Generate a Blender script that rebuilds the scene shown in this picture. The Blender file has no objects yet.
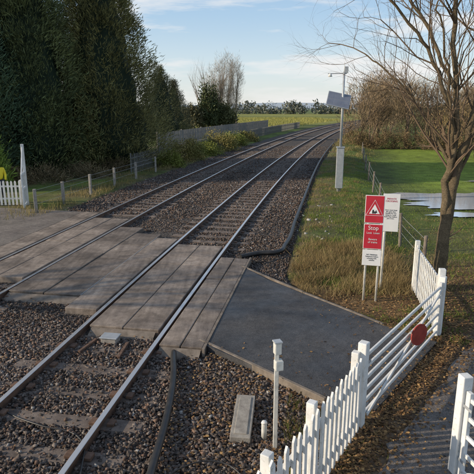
import bpy, math, numpy as np
from mathutils import Vector, Matrix
R=np.random.default_rng(7)
sc=bpy.context.scene
sc.view_settings.view_transform='Standard'; sc.view_settings.look='None'; sc.view_settings.exposure=0

# ---------------------------------------------------------------- helpers
def link(o,parent=None):
    sc.collection.objects.link(o)
    if parent is not None: o.parent=parent
    return o
def empty(name,loc=(0,0,0),rz=0):
    e=bpy.data.objects.new(name,None); e.location=loc; e.rotation_euler=(0,0,rz); e.empty_display_size=.3
    return link(e)
def mesh(name,V,F,mat=None,cols=None,parent=None,smooth=False,loc=None,rot=None):
    me=bpy.data.meshes.new(name)
    V=np.asarray(V,dtype=np.float32)
    if isinstance(F,np.ndarray):
        k=F.shape[1]; n=F.shape[0]
        me.vertices.add(len(V)); me.vertices.foreach_set('co',V.ravel())
        me.loops.add(n*k); me.loops.foreach_set('vertex_index',F.astype(np.int32).ravel())
        me.polygons.add(n); me.polygons.foreach_set('loop_start',np.arange(n,dtype=np.int32)*k)
        me.update(calc_edges=True)
    else:
        me.from_pydata(V.tolist(),[],F); me.update()
    if smooth: me.polygons.foreach_set('use_smooth',np.ones(len(me.polygons),dtype=bool))
    if cols is not None:
        a=me.color_attributes.new('Col','FLOAT_COLOR','POINT')
        c=np.ones((len(V),4),dtype=np.float32); c[:,:3]=cols; a.data.foreach_set('color',c.ravel())
    if mat is not None:
        for m in (mat if isinstance(mat,list) else [mat]): me.materials.append(m)
    o=bpy.data.objects.new(name,me)
    if loc is not None: o.location=loc
    if rot is not None: o.rotation_euler=rot
    return link(o,parent)
BF=[(0,3,2,1),(4,5,6,7),(0,1,5,4),(1,2,6,5),(2,3,7,6),(3,0,4,7)]
def boxes(name,L,mat,parent=None,bevel=0.0):
    V=[];F=[]
    for c,s,r in L:
        M=Matrix.Rotation(r,3,'Z') if not isinstance(r,Matrix) else r
        b=len(V)
        for dz in(-.5,.5):
            for dx,dy in((-.5,-.5),(.5,-.5),(.5,.5),(-.5,.5)):
                V.append(tuple(Vector(c)+M@Vector((dx*s[0],dy*s[1],dz*s[2]))))
        F+= [tuple(b+i for i in f) for f in BF]
    o=mesh(name,V,F,mat,parent=parent)
    if bevel:
        m=o.modifiers.new('b','BEVEL'); m.width=bevel; m.segments=2; m.limit_method='ANGLE'
    return o
def cyl(p0,p1,r0,r1,n=12):
    p0=Vector(p0);p1=Vector(p1);d=(p1-p0).normalized()
    a=d.orthogonal().normalized();b=d.cross(a)
    V=[];F=[]
    for p,r in((p0,r0),(p1,r1)):
        for i in range(n):
            t=2*math.pi*i/n; V.append(tuple(p+a*math.cos(t)*r+b*math.sin(t)*r))
    for i in range(n): F.append((i,(i+1)%n,n+(i+1)%n,n+i))
    F.append(tuple(range(n-1,-1,-1)));F.append(tuple(range(n,2*n)))
    return V,F
def cyls(name,L,mat,parent=None,n=12,smooth=False):
    V=[];F=[]
    for a in L:
        v,f=cyl(*a,n=n); b=len(V); V+=v; F+=[tuple(b+i for i in q) for q in f]
    return mesh(name,V,F,mat,parent=parent,smooth=smooth)
def tube(name,pts,r,mat,parent=None,n=8):
    cu=bpy.data.curves.new(name,'CURVE'); cu.dimensions='3D'; cu.bevel_depth=r; cu.bevel_resolution=3; cu.resolution_u=8
    sp=cu.splines.new('BEZIER'); sp.bezier_points.add(len(pts)-1)
    for b,p in zip(sp.bezier_points,pts): b.co=p; b.handle_left_type=b.handle_right_type='AUTO'
    cu.materials.append(mat)
    cu.use_fill_caps=True
    return link(bpy.data.objects.new(name,cu),parent)
def prism(name,poly,z0,z1,mat,parent=None):
    n=len(poly)
    V=[(x,y,z1) for x,y in poly]+[(x,y,z0) for x,y in poly]
    F=[tuple(range(n))]+[(i,n+i,n+(i+1)%n,(i+1)%n) for i in range(n)]
    return mesh(name,V,F,mat,parent=parent)

# ---------------------------------------------------------------- materials
def newmat(name):
    m=bpy.data.materials.new(name); m.use_nodes=True
    nt=m.node_tree; b=nt.nodes['Principled BSDF']; return m,nt,b
def N(nt,t,**kw):
    n=nt.nodes.new(t)
    for k,v in kw.items(): setattr(n,k,v)
    return n
def ramp(nt,src,stops):
    r=N(nt,'ShaderNodeValToRGB'); e=r.color_ramp.elements
    e[0].position=stops[0][0]; e[0].color=(*stops[0][1],1)
    e[1].position=stops[-1][0]; e[1].color=(*stops[-1][1],1)
    for p,c in stops[1:-1]:
        x=e.new(p); x.color=(*c,1)
    nt.links.new(src,r.inputs[0]); return r.outputs[0]
def noise(nt,vec,scale,detail=6,rough=.6):
    n=N(nt,'ShaderNodeTexNoise'); n.inputs['Scale'].default_value=scale; n.inputs['Detail'].default_value=detail; n.inputs['Roughness'].default_value=rough
    nt.links.new(vec,n.inputs['Vector']); return n.outputs[0]
def coords(nt,rot=0,scale=(1,1,1)):
    g=N(nt,'ShaderNodeTexCoord'); m=N(nt,'ShaderNodeMapping')
    m.inputs['Rotation'].default_value=(0,0,rot); m.inputs['Scale'].default_value=scale
    nt.links.new(g.outputs['Object'],m.inputs[0]); return m.outputs[0]
def mul(nt,a,b,fac=1,mode='MULTIPLY'):
    m=N(nt,'ShaderNodeMixRGB',blend_type=mode); m.inputs[0].default_value=fac
    nt.links.new(a,m.inputs[1])
    if isinstance(b,tuple): m.inputs[2].default_value=(*b,1)
    else: nt.links.new(b,m.inputs[2])
    return m.outputs[0]
def bump(nt,b,h,strength,dist):
    n=N(nt,'ShaderNodeBump'); n.inputs['Strength'].default_value=strength; n.inputs['Distance'].default_value=dist
    nt.links.new(h,n.inputs['Height']); nt.links.new(n.outputs[0],b.inputs['Normal'])
def simple(name,c1,c2,scale=4,rough=.7,metal=0,bs=.2,bd=.01,bscale=60):
    m,nt,b=newmat(name); v=coords(nt)
    c=ramp(nt,noise(nt,v,scale),[(.3,c1),(.7,c2)])
    nt.links.new(c,b.inputs['Base Color']); b.inputs['Roughness'].default_value=rough; b.inputs['Metallic'].default_value=metal
    if bs: bump(nt,b,noise(nt,v,bscale,4),bs,bd)
    return m
def vcol(name,rough=.75,trans=.0,nscale=None,bs=0):
    m,nt,b=newmat(name)
    a=N(nt,'ShaderNodeAttribute',attribute_name='Col'); c=a.outputs['Color']
    if nscale:
        v=coords(nt)
        c=mul(nt,c,ramp(nt,noise(nt,v,nscale),[(.3,(.6,.6,.6)),(.7,(1.4,1.4,1.4))]))
        c=mul(nt,c,ramp(nt,noise(nt,v,nscale*9),[(.3,(.6,.6,.6)),(.7,(1.35,1.35,1.35))]))
        if bs: bump(nt,b,noise(nt,v,nscale*20,5),bs,.05)
    nt.links.new(c,b.inputs['Base Color']); b.inputs['Roughness'].default_value=rough; b.inputs['Specular IOR Level'].default_value=.2
    if trans:
        t=N(nt,'ShaderNodeBsdfTranslucent'); nt.links.new(c,t.inputs[0])
        x=N(nt,'ShaderNodeMixShader'); x.inputs[0].default_value=trans
        nt.links.new(b.outputs[0],x.inputs[1]); nt.links.new(t.outputs[0],x.inputs[2])
        nt.links.new(x.outputs[0],nt.nodes['Material Output'].inputs[0])
    return m
M_fol=vcol('foliage'); M_grass=vcol('grass_blades',trans=.3); M_stone=vcol('stone',rough=.85)
M_ground=vcol('ground_earth',rough=.95,nscale=1.3,bs=.6); M_bark=vcol('bark',rough=.9)
M_trunk=vcol('trunk_bark',rough=.95,nscale=4,bs=.9)
M_leaf=vcol('fallen_leaf',rough=.7)
def paint(name):
    m,nt,b=newmat(name); v=coords(nt)
    c=ramp(nt,noise(nt,v,5),[(.3,(.60,.60,.57)),(.7,(.80,.80,.78))])
    c=mul(nt,c,ramp(nt,noise(nt,v,22,6,.7),[(.30,(.55,.55,.48)),(.42,(1,1,1))]))
    nt.links.new(c,b.inputs['Base Color']); b.inputs['Roughness'].default_value=.6
    bump(nt,b,noise(nt,v,60,4),.2,.01); return m
M_white=paint('white_paint')
M_dirty=simple('weathered_white',(.42,.42,.38),(.68,.68,.64),8,.7)
M_grey=simple('galvanised_steel',(.33,.35,.36),(.48,.50,.51),6,.45,metal=.3,bs=.05)
M_conc=simple('concrete',(.20,.18,.155),(.37,.345,.30),9,.9,bs=.4)
M_black=simple('black_plastic',(.012,.012,.013),(.035,.033,.03),8,.45,bs=.05)
M_red=simple('red_paint',(.40,.012,.025),(.50,.02,.04),5,.5,bs=0)
M_redrust=simple('faded_red_disc',(.24,.03,.02),(.38,.05,.035),12,.6,bs=.1)
M_plate=simple('sign_white',(.68,.68,.67),(.78,.78,.77),3,.4,bs=0)
M_ink=simple('sign_black',(.015,.015,.015),(.025,.025,.025),3,.5,bs=0)
M_wood=simple('weathered_timber',(.11,.09,.07),(.25,.21,.17),7,.9,bs=.4)
M_fencewood=simple('grey_fence_board',(.15,.145,.13),(.27,.26,.24),3,.9)
M_palis=simple('dull_palisade_steel',(.14,.14,.13),(.22,.22,.20),3,.8)
M_rust=simple('rusty_rail_side',(.08,.045,.028),(.17,.10,.065),12,.85,bs=.3)
M_sleeper=simple('sleeper_dirty',(.07,.052,.042),(.21,.17,.14),5,.9,bs=.5)
m,nt,b=newmat('polished_rail_top'); b.inputs['Base Color'].default_value=(.66,.64,.62,1); b.inputs['Metallic'].default_value=.75
v=coords(nt); nt.links.new(ramp(nt,noise(nt,v,20),[(.3,(.26,)*3),(.7,(.42,)*3)]),b.inputs['Roughness']); M_steel=m
m,nt,b=newmat('ballast'); v=coords(nt)
vo=N(nt,'ShaderNodeTexVoronoi'); vo.inputs['Scale'].default_value=21; nt.links.new(v,vo.inputs['Vector'])
sp=N(nt,'ShaderNodeSeparateColor'); nt.links.new(vo.outputs['Color'],sp.inputs[0])
c=ramp(nt,sp.outputs[0],[(0,(.05,.042,.036)),(.5,(.12,.10,.087)),(.85,(.19,.165,.145)),(1,(.29,.265,.24))])
c=mul(nt,c,ramp(nt,vo.outputs['Distance'],[(0,(1,1,1)),(.7,(.3,.3,.3))]))
c=mul(nt,c,ramp(nt,noise(nt,v,.8),[(.3,(.65,.62,.58)),(.7,(1.2,1.17,1.13))]))
nt.links.new(c,b.inputs['Base Color']); b.inputs['Roughness'].default_value=.9
inv=N(nt,'ShaderNodeMath',operation='SUBTRACT'); inv.inputs[0].default_value=1; nt.links.new(vo.outputs['Distance'],inv.inputs[1])
bump(nt,b,inv.outputs[0],1,.03); M_ballast=m
TH=math.atan(.175)
def deckmat(name,dark,light):
    m,nt,b=newmat(name); v=coords(nt,rot=TH); vs=coords(nt,rot=TH,scale=(6,.5,1))
    c=ramp(nt,noise(nt,vs,1.6,3),[(.3,dark),(.7,light)])
    c=mul(nt,c,ramp(nt,noise(nt,v,1.1),[(.32,(.50,.47,.44)),(.68,(1.25,1.22,1.18))]))
    c=mul(nt,c,ramp(nt,noise(nt,v,6,6,.75),[(.35,(.68,.66,.64)),(.6,(1.14,1.14,1.14))]))
    c=mul(nt,c,ramp(nt,noise(nt,v,120,2),[(.35,(.75,.75,.75)),(.65,(1.2,1.2,1.2))]))
    nt.links.new(c,b.inputs['Base Color'])
    nt.links.new(ramp(nt,noise(nt,v,2),[(.35,(.55,)*3),(.65,(.85,)*3)]),b.inputs['Roughness'])
    bump(nt,b,noise(nt,v,90,3),.4,.008); return m
M_deck=deckmat('crossing_panel',(.21,.175,.145),(.33,.28,.235)); M_deck2=deckmat('crossing_panel_old',(.12,.10,.083),(.22,.186,.157)); M_deck3=deckmat('crossing_panel_worn',(.165,.137,.115),(.28,.24,.203))
def asph(name,dark,light):
    m,nt,b=newmat(name); v=coords(nt)
    c=ramp(nt,noise(nt,v,1.1),[(.3,dark),(.7,light)])
    c=mul(nt,c,ramp(nt,noise(nt,v,7,5,.7),[(.35,(.70,.70,.70)),(.65,(1.2,1.18,1.15))]))
    c=mul(nt,c,ramp(nt,noise(nt,v,90,2),[(.35,(.5,.5,.5)),(.65,(1.55,1.55,1.55))]))
    nt.links.new(c,b.inputs['Base Color'])
    nt.links.new(ramp(nt,noise(nt,v,.9),[(.35,(.42,)*3),(.65,(.85,)*3)]),b.inputs['Roughness'])
    bump(nt,b,noise(nt,v,110,2),.7,.008); return m
M_asph=asph('asphalt',(.036,.037,.040),(.076,.075,.076)); M_road=asph('old_asphalt',(.13,.11,.095),(.23,.20,.17)); M_path=asph('path_asphalt',(.09,.078,.068),(.175,.152,.134))
m,nt,b=newmat('flood_water'); b.inputs['Base Color'].default_value=(.78,.84,.90,1); b.inputs['Metallic'].default_value=.55; b.inputs['Roughness'].default_value=.08
v=coords(nt); bump(nt,b,noise(nt,v,3,2),.03,.02); M_water=m

# ---------------------------------------------------------------- track geometry
def A(y): return -2.64+.155*y+.00075*y*y
def S(y): return .155+.0015*y
def TP(y,s):
    k=S(y); n=np.sqrt(1+k*k); return A(y)+s/n, y-s*k/n
def SV(x,y):
    k=S(y); return (x-A(y))/np.sqrt(1+k*k)
SR=lambda y:np.interp(y,[-5,3,5.6,8,10,12,400],[2.1,2.2,3.05,3.0,2.2,1.75,1.75])
SL=-7.3
def sweep(name,prof,ys,mats,matidx=None,parent=None):
    n=len(prof);V=[];F=[]
    for y in ys:
        for s,z in prof:
            X,Y=TP(y,s); V.append((X,Y,z))
    idx=[]
    for j in range(len(ys)-1):
        for i in range(n):
            a=j*n+i;b_=j*n+(i+1)%n
            F.append((a,b_,b_+n,a+n)); idx.append(matidx[i] if matidx else 0)
    F.append(tuple(range(n)));idx.append(0);F.append(tuple(range(len(V)-1,len(V)-1-n,-1)));idx.append(0)
    o=mesh(name,V,F,mats,parent=parent); o.data.polygons.foreach_set('material_index',np.array(idx,dtype=np.int32)); return o
ysr=list(np.arange(-3,60,1.0))+list(np.arange(60,330,4.0))
prof=[(-.07,-.16),(-.07,-.148),(-.012,-.13),(-.012,-.045),(-.036,-.035),(-.036,-.004),(-.031,0),(.031,0),(.036,-.004),(.036,-.035),(.012,-.045),(.012,-.13),(.07,-.148),(.07,-.16)]
midx=[0,0,0,0,0,1,1,1,0,0,0,0,0,0]
for off,(n0,n1) in ((-.75,(8,14)),(-4.75,(11,17.5))):
    tr=empty('railway_track')
    for s in(-.7525,.7525):
        sweep('rail',[(p+off+s,z) for p,z in prof],ysr,[M_rust,M_steel],midx,tr)
    L=[];C=[]
    for y in np.arange(-2,150,.65):
        if n0-.2<y<n1+.2: continue
        X,Y=TP(y,off); a=-math.atan(S(y))
        L.append(((X,Y,-.184+R.normal(0,.006)),(2.55,.25,.15),a+R.normal(0,.012)))
        if y<45:
            for s in(-.7525,.7525):
                for e in(-.12,.12):
                    x1,y1=TP(y,off+s+e); C.append(((x1,y1,-.09),(.09,.12,.045),a))
    boxes('sleepers',L,M_sleeper,tr,.012); boxes('rail_clips',C,M_rust,tr,.008)

ys=np.concatenate([np.arange(-4,60,.5),np.arange(60,340,4)])
us=np.linspace(0,1,26)
V=[];
for y in ys:
    for u in us:
        s=SL-.4+u*(SR(y)+.4-SL+.4); X,Y=TP(y,s)
        V.append((X,Y,-.135+R.normal(0,.006)-(.05 if u in(0,1) else 0)))
nu=len(us);F=[]
for j in range(len(ys)-1):
    for i in range(nu-1):
        a=j*nu+i;F.append((a,a+1,a+1+nu,a+nu))
mesh('ballast_bed',V,np.array(F),M_ballast)

# ---------------------------------------------------------------- ground
tx=np.linspace(-7,7,380); X1=4*np.sinh(tx)
ty=np.linspace(-.9,6.6,400); Y1=6*np.sinh(ty)
GX,GY=np.meshgrid(X1,Y1)
def vnoise(x,y,f,seed=0):
    r=0
    rr=np.random.default_rng(seed)
    for i in range(7):
        a=rr.uniform(0,6.28);k=f*rr.uniform(.5,1.8);ph=rr.uniform(0,6.28)
        r=r+np.sin((x*np.cos(a)+y*np.sin(a))*k+ph+1.3*np.sin((x*np.sin(a)-y*np.cos(a))*k*.7+ph*2))
    return r/7
s=np.where(GY<340,SV(GX,GY),GX*0+50)
sm=lambda a,b,x:np.clip((x-a)/(b-a),0,1)**2*(3-2*np.clip((x-a)/(b-a),0,1))
sr=SR(GY)
inside=sm(SL-.3,SL+.3,s)*(1-sm(sr-.3,sr+.35,s))
def drop(x,y,s): return .45*sm(3.6,6.2,s)*sm(12,16,y)+.25*sm(-12,-20,s)*sm(22,30,y)-.035*sm(.5,1.2,x)*(1-sm(8.8,9.8,y))
pave=((GX>0)&(GY<10)).astype(float)
H=-.07+.03*vnoise(GX,GY,2,1)*(1-.85*pave)*(1-.6*sm(14,18,GY))
H=H-drop(GX,GY,s)
H=H*(1-inside)+(-.32)*inside
def mixc(c1,c2,f): return c1*(1-f[...,None])+np.array(c2)*f[...,None]
C=np.zeros(GX.shape+(3,))+np.array((.08,.10,.03))
n1=vnoise(GX,GY,.6,3); n2=vnoise(GX,GY,2.5,5)
C=mixc(C,(.13,.19,.035),sm(-.2,.5,n1)*.8)
C=mixc(C,(.15,.12,.06),sm(0,.5,vnoise(GX,GY,.9,31))*.4*(1-sm(22,30,GY)))
ver=(1-sm(2.4,3.8,s+.5*n2))*(s>0)
C=mixc(C,(.14,.105,.062),ver*.9*sm(-.5,.3,n2+.2))
d=np.hypot((GX-4.4),(GY-9.3)*.8)
C=mixc(C,(.15,.09,.048),(1-sm(2.2,5,d))*.9)
C=mixc(C,(.15,.105,.072),((GY<8.5)&(GX<5)).astype(float)*.9)
lv=((s<SL)&(GY<60)).astype(float)
C=mixc(C,(.13,.105,.062),lv*sm(-.4,.4,n2)*.8)
g=sm(105,150,GY)*(1-sm(380,480,GY))
C=mixc(C,(.30,.29,.075),g*.75*sm(-.9,.1,vnoise(GX,GY,.03,8)))
C=mixc(C,(.15,.19,.06),sm(400,600,GY)*.7)
fm=sm(6,9,s)*sm(24,30,GY)*(1-sm(60,80,GY))
C=mixc(C,(.21,.28,.04),fm*(.75+.2*n1))
nX=GX.shape[1]; nY=GX.shape[0]
ii=np.arange(nX*nY).reshape(nY,nX)
F=np.stack([ii[:-1,:-1],ii[:-1,1:],ii[1:,1:],ii[1:,:-1]],-1).reshape(-1,4)
mesh('ground',np.stack([GX,GY,H],-1).reshape(-1,3),F,M_ground,cols=C.reshape(-1,3),smooth=True)
def gz(x,y): return -.07-drop(x,y,SV(x,y))
def blob(cx,cy,rx,ry,seed,n=120):
    t=np.linspace(0,2*np.pi,n,endpoint=False); rr=1+.14*np.sin(3*t+seed)+.1*np.sin(5*t+2*seed)+.06*np.sin(11*t+seed)+.05*np.sin(23*t)+.03*np.sin(37*t+seed)
    return [(cx+rx*a*np.cos(b),cy+ry*a*np.sin(b)) for a,b in zip(rr,t)]
WP=[blob(13.2,24.2,5.9,2.4,1),blob(9.6,20.9,1.7,.45,2),blob(20,31,6,1.0,3)]
for p in WP: mesh('flood_water',[(x,y,-.472) for x,y in p],[tuple(range(len(p)))],M_water)

# ---------------------------------------------------------------- crossing
dk=empty('level_crossing_deck')
def panel(s0,s1,y0,y1,k,mat,zz=0,nm='panel'):
    ed=np.linspace(y0,y1,k+1)
    for i in range(k):
        a,b_=ed[i]+.008,ed[i+1]-.008
        p=[TP(a,s0),TP(a,s1),TP(b_,s1),TP(b_,s0)]
        o=prism(nm,p,-.16,zz+R.normal(0,.004),mat if R.random()<.7 else M_deck3,dk)
        m=o.modifiers.new('b','BEVEL'); m.width=.012; m.segments=2
panel(.085,.44,7.85,13.0,3,M_deck,.0); panel(.455,.82,7.85,13.0,3,M_deck3,-.006)
panel(-.76,-.10,8.4,14.1,3,M_deck,.0); panel(-1.40,-.775,8.4,14.1,3,M_deck,.0)
panel(-2.25,-1.59,9.1,14.7,3,M_deck,-.0); 
panel(-3.1,-2.27,9.8,15.2,4,M_deck2,-.012);panel(-3.92,-3.12,9.8,15.9,4,M_deck2,-.0)
panel(-4.74,-4.1,10.6,17.1,4,M_deck,-.0);panel(-5.4,-4.76,10.6,17.1,4,M_deck,0)
panel(-6.3,-5.6,11.3,18,4,M_deck,-.0)
def strip(s0,s1,y0,y1,z0,z1,mat,nm):
    return prism(nm,[TP(y0,s0),TP(y0,s1),TP(y1,s1),TP(y1,s0)],z0,z1,mat,dk)
strip(.825,.87,7.8,13.1,-.16,.008,M_wood,'edge_timber'); strip(-2.266,-2.255,9.8,14.7,-.1,.004,M_grey,'edge_angle')
for (s0,s1,y) in((-1.35,-.15,8.28),(-3.9,-2.3,9.66),(.1,.8,7.74)):
    p=[TP(y-.12,s0),TP(y-.12,s1),TP(y+.1,s1),TP(y+.1,s0)]
    z=-.03
    mesh('end_ramp',[(p[0][0],p[0][1],-.13),(p[1][0],p[1][1],-.13),(p[2][0],p[2][1],z),(p[3][0],p[3][1],z)],[(0,1,2,3)],M_wood,parent=dk)
l1=TP(11.3,-6.32);l2=TP(18,-6.32)
prism('approach_road',[l1,l2,(-9.5,20.0),(-30,21.5),(-30,15.0),(-9.5,12.6)],-.12,-.004,M_road)
aspoly=[TP(7.95,.875),(1.18,6.3),(1.8,5.95),(3.35,7.95),(2.62,8.65),(2.0,9.5),(1.34,10.35),(.7,11.2),TP(12.2,.875)]
prism('crossing_road',aspoly,-.14,-.006,M_asph)
def edging(p,q,w=.06,h=.15,top=.004):
    p=Vector((*p,0));q=Vector((*q,0));d=q-p
    return (((p.x+q.x)/2,(p.y+q.y)/2,top-h/2),(d.length,w,h),math.atan2(d.y,d.x))
boxes('timber_edging',[edging((-.62,8.05),(1.2,6.22)),],M_wood,None,.01)
boxes('timber_edging',[edging((.12,12.25),(1.42,10.38)),edging((1.42,10.36),(2.66,8.7))],M_wood,None,.01)
rr=np.random.default_rng(3)
raw=[(1.0,2.0),(1.0,3.9),(1.95,5.4),(3.7,7.65),(4.5,8.4),(6,8.8),(9,8.5),(12,7),(12,2)]
ppoly=[]
for (xa,ya),(xb,yb) in zip(raw,raw[1:]+raw[:1]):
    k=max(1,int(math.hypot(xb-xa,yb-ya)/.18))
    for i in range(k):
        t=i/k; ppoly.append((xa+(xb-xa)*t+rr.normal(0,.035),ya+(yb-ya)*t+rr.normal(0,.035)))
prism('footpath',ppoly,-.1,-.016,M_path)

# ---------------------------------------------------------------- loose stones
def inpoly(x,y,poly):
    r=np.zeros(len(x),bool);n=len(poly)
    for i in range(n):
        x1,y1=poly[i];x2,y2=poly[(i+1)%n]
        c=((y1>y)!=(y2>y))&(x<(x2-x1)*(y-y1)/(y2-y1+1e-12)+x1); r^=c
    return r
def stones(name,x,y,z,sz,cols):
    n=len(x)
    base=np.array([(-1,-1,-1),(1,-1,-1),(1,1,-1),(-1,1,-1),(-1,-1,1),(1,-1,1),(1,1,1),(-1,1,1)],float)*.5
    V=base[None]*(R.uniform(.45,1.2,(n,8,1)))+R.normal(0,.10,(n,8,3))
    V*=R.uniform(.6,1.25,(n,1,3))*np.array((1,1,.75))
    a=R.uniform(0,6.28,n);b_=R.normal(0,.5,n)
    ca,sa,cb,sb=np.cos(a)[:,None],np.sin(a)[:,None],np.cos(b_)[:,None],np.sin(b_)[:,None]
    Y=V[...,1]*cb-V[...,2]*sb;Z=V[...,1]*sb+V[...,2]*cb;X=V[...,0]
    V=np.stack([X*ca-Y*sa,X*sa+Y*ca,Z],-1)*sz[:,None,None]+np.stack([x,y,z],-1)[:,None]
    F=(np.arange(n)[:,None,None]*8+np.array(BF)[None]).reshape(-1,4)
    return mesh(name,V.reshape(-1,3),F,M_stone,cols=np.repeat(cols,8,0))
def scat(n,y0,y1,s0=None,s1=None):
    y=R.uniform(y0,y1,n)
    s=R.uniform(0,1,n)*((SR(y)+.1 if s1 is None else s1)-(SL-.2 if s0 is None else s0))+(SL-.2 if s0 is None else s0)
    k=S(y);nn=np.sqrt(1+k*k);x=A(y)+s/nn;yy=y-s*k/nn
    return x,yy,y,s
xs,ys_,yp,ss=[np.concatenate(a) for a in zip(scat(95000,2.8,9,-6.0,3.2),scat(30000,8,16),scat(36000,14,32),scat(12000,32,55))]
keep=np.ones(len(xs),bool)
for s0,s1,y0,y1 in((.05,.9,7.7,13.1),(-1.45,-.05,8.2,14.2),(-4,-1.55,9.6,15.95),(-2.3,-1.55,9.0,10),(-6.4,-4,10.5,18.05)):
    keep&=~((ss>s0)&(ss<s1)&(yp>y0)&(yp<y1))
keep&=~inpoly(xs,ys_,aspoly)&~inpoly(xs,ys_,[l1,l2,(-9.5,20),(-30,21.5),(-30,15),(-9.5,12.6)])&~inpoly(xs,ys_,raw)
keep&=(ss<SR(yp)+.1)&(xs>-11)
for r0 in(0,-1.505,-4,-5.505): keep&=~((np.abs(ss-r0+.0)<.055))
onsl=(np.abs(((yp+2+.325)%.65)-.325)<.12)&((np.abs(ss+.75)<1.27)|(np.abs(ss+4.75)<1.27))
patch=.5+.5*vnoise(xs,ys_,1.7,14)
keep&=~(onsl&(R.random(len(xs))<np.clip(.15+1.0*patch,0,.96)))
xs,ys_,yp,ss=xs[keep],ys_[keep],yp[keep],ss[keep]
n=len(xs); t=R.uniform(0,1,n)**1.4; tint=R.uniform(0,1,n)
cols=np.array((.07,.056,.047))*(1-t[:,None])+np.array((.235,.20,.175))*t[:,None]
cols*=np.where(tint[:,None]<.25,np.array((1.15,.9,.76)),1)
cols[R.random(n)<.015]=(.40,.38,.35)
stones('ballast_stones',xs,ys_,-.125+R.normal(0,.011,n),R.uniform(.022,.052,n)*np.where(yp>18,1.35,1),cols*(.9+.35*vnoise(xs,ys_,1.5,4))[:,None])

# ---------------------------------------------------------------- leaf/blade soups
def unit(v): return v/np.maximum(np.linalg.norm(v,axis=-1,keepdims=True),1e-9)
def diamonds(P,D,L,W,mid=.45):
    n=len(P); s=unit(np.cross(D,R.normal(0,1,(n,3))))
    L=np.broadcast_to(L,(n,))[:,None];W=np.broadcast_to(W,(n,))[:,None]
    V=np.stack([P,P+D*L*mid+s*W*.5,P+D*L,P+D*L*mid-s*W*.5],1)
    return V.reshape(-1,3)
def quadsF(nv): return np.arange(nv).reshape(-1,4)
def soup(name,parts,mat,parent=None):
    V=np.concatenate([p[0] for p in parts]);C=np.concatenate([np.repeat(p[1],4,0) for p in parts])
    return mesh(name,V,quadsF(len(V)),mat,cols=C,parent=parent)
def mixr(c1,c2,n,t=None):
    t=R.uniform(0,1,n) if t is None else t
    return np.array(c1)*(1-t[:,None])+np.array(c2)*t[:,None]
def grass(x,y,h,w,c1,c2,lean=.35,t=None,z=None):
    n=len(x); z=gz(x,y) if z is None else z
    P=np.stack([x,y,z-.02],-1); D=unit(np.stack([R.normal(0,lean,n),R.normal(0,lean,n),np.ones(n)],-1))
    return (diamonds(P,D,h,w,.3),mixr(c1,c2,n,t))
def clumped(n,x0,x1,y0,y1,nc,sd):
    cx=R.uniform(x0,x1,nc);cy=R.uniform(y0,y1,nc);i=R.integers(0,nc,n)
    return cx[i]+R.normal(0,sd,n),cy[i]+R.normal(0,sd,n)
parts=[]
def verge(n,y0,y1,s0,s1,nc,sd,h0,h1,w,c1,c2,lean=.35):
    yc=R.uniform(y0,y1,nc);scn=R.uniform(s0,s1,nc);i=R.integers(0,nc,n)
    y=yc[i]+R.normal(0,sd,n);s_=scn[i]+R.normal(0,sd,n); x=A(y)+s_
    hh=R.uniform(.45,1,nc)[i]
    k=(SV(x,y)>SR(y)+.15)&~inpoly(x,y,aspoly)&~inpoly(x,y,raw)|(SV(x,y)<SL-.2)
    for p in WP: k&=~inpoly(x,y,p)
    x,y=x[k],y[k];hh=hh[k]
    t=np.clip(R.uniform(0,1,nc)[i][k]*.7+R.uniform(0,.3,len(x)),0,1)
    parts.append(grass(x,y,R.uniform(h0,h1,len(x))*hh,w,c1,c2,t=t,lean=lean))
G1,G2=(.09,.13,.025),(.23,.30,.06); T1,T2=(.18,.125,.055),(.42,.32,.15)
verge(30000,12,40,2.0,5.0,520,.22,.04,.16,.014,G1,G2,.5)
verge(8000,12,40,2.0,4.4,170,.17,.08,.24,.012,T1,T2,.55)
verge(15000,10.4,14.6,2.1,4.6,95,.17,.15,.42,.011,T1,T2,.6)
verge(5000,10.6,15,2.0,4.8,60,.2,.08,.22,.012,G1,G2,.5)
verge(18000,9,22,4.5,11,560,.3,.04,.14,.014,G1,G2,.5)
verge(5000,9,20,4.5,10,160,.2,.06,.2,.012,T1,T2,.6)
verge(14000,18,55,5.5,18,900,.4,.04,.12,.03,(.15,.22,.03),(.27,.36,.055),.5)
verge(9000,18,60,-9.5,-7.6,200,.3,.1,.45,.02,(.10,.12,.03),T2)
verge(9000,40,90,2.2,6,300,.3,.1,.4,.03,G1,T2)
x,y=clumped(3000,-.3,2.8,3.6,8.0,40,.12); k=(SV(x,y)>2.3)&~inpoly(x,y,aspoly)&~inpoly(x,y,raw); x,y=x[k],y[k]
parts.append(grass(x,y,R.uniform(.05,.18,len(x)),.012,G1,T1,z=np.full(len(x),-.1)))
x,y=clumped(3500,2.4,6.5,7.6,9.6,60,.1); k=~inpoly(x,y,aspoly)&~inpoly(x,y,raw); x,y=x[k],y[k]
parts.append(grass(x,y,R.uniform(.04,.12,len(x)),.01,G1,G2,lean=.6))
soup('grass',parts,M_grass)
def leaves(n,f):
    x,y,z=f(n); k=~(inpoly(x,y,aspoly)&(R.random(len(x))<.88)); x,y,z=x[k],y[k],z[k]
    D=unit(np.stack([R.normal(0,1,len(x)),R.normal(0,1,len(x)),R.normal(0,.25,len(x))],-1))
    L=R.uniform(.025,.06,len(x)); P=np.stack([x,y,z+R.uniform(.005,.02,len(x))],-1)
    s=unit(np.cross(D,np.array((0,0,1.))+R.normal(0,.3,(len(x),3))))*(L*.35)[:,None]
    V=np.stack([P,P+D*L[:,None]*.5+s,P+D*L[:,None],P+D*L[:,None]*.5-s],1).reshape(-1,3)
    t=R.uniform(0,1,len(x)); c=mixr((.10,.055,.028),(.36,.22,.09),len(x),t**1.7); return V,c
def zz_(x,y,d): return np.where(inpoly(x,y,raw),-.016,np.where(inpoly(x,y,aspoly),-.006,d))
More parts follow.
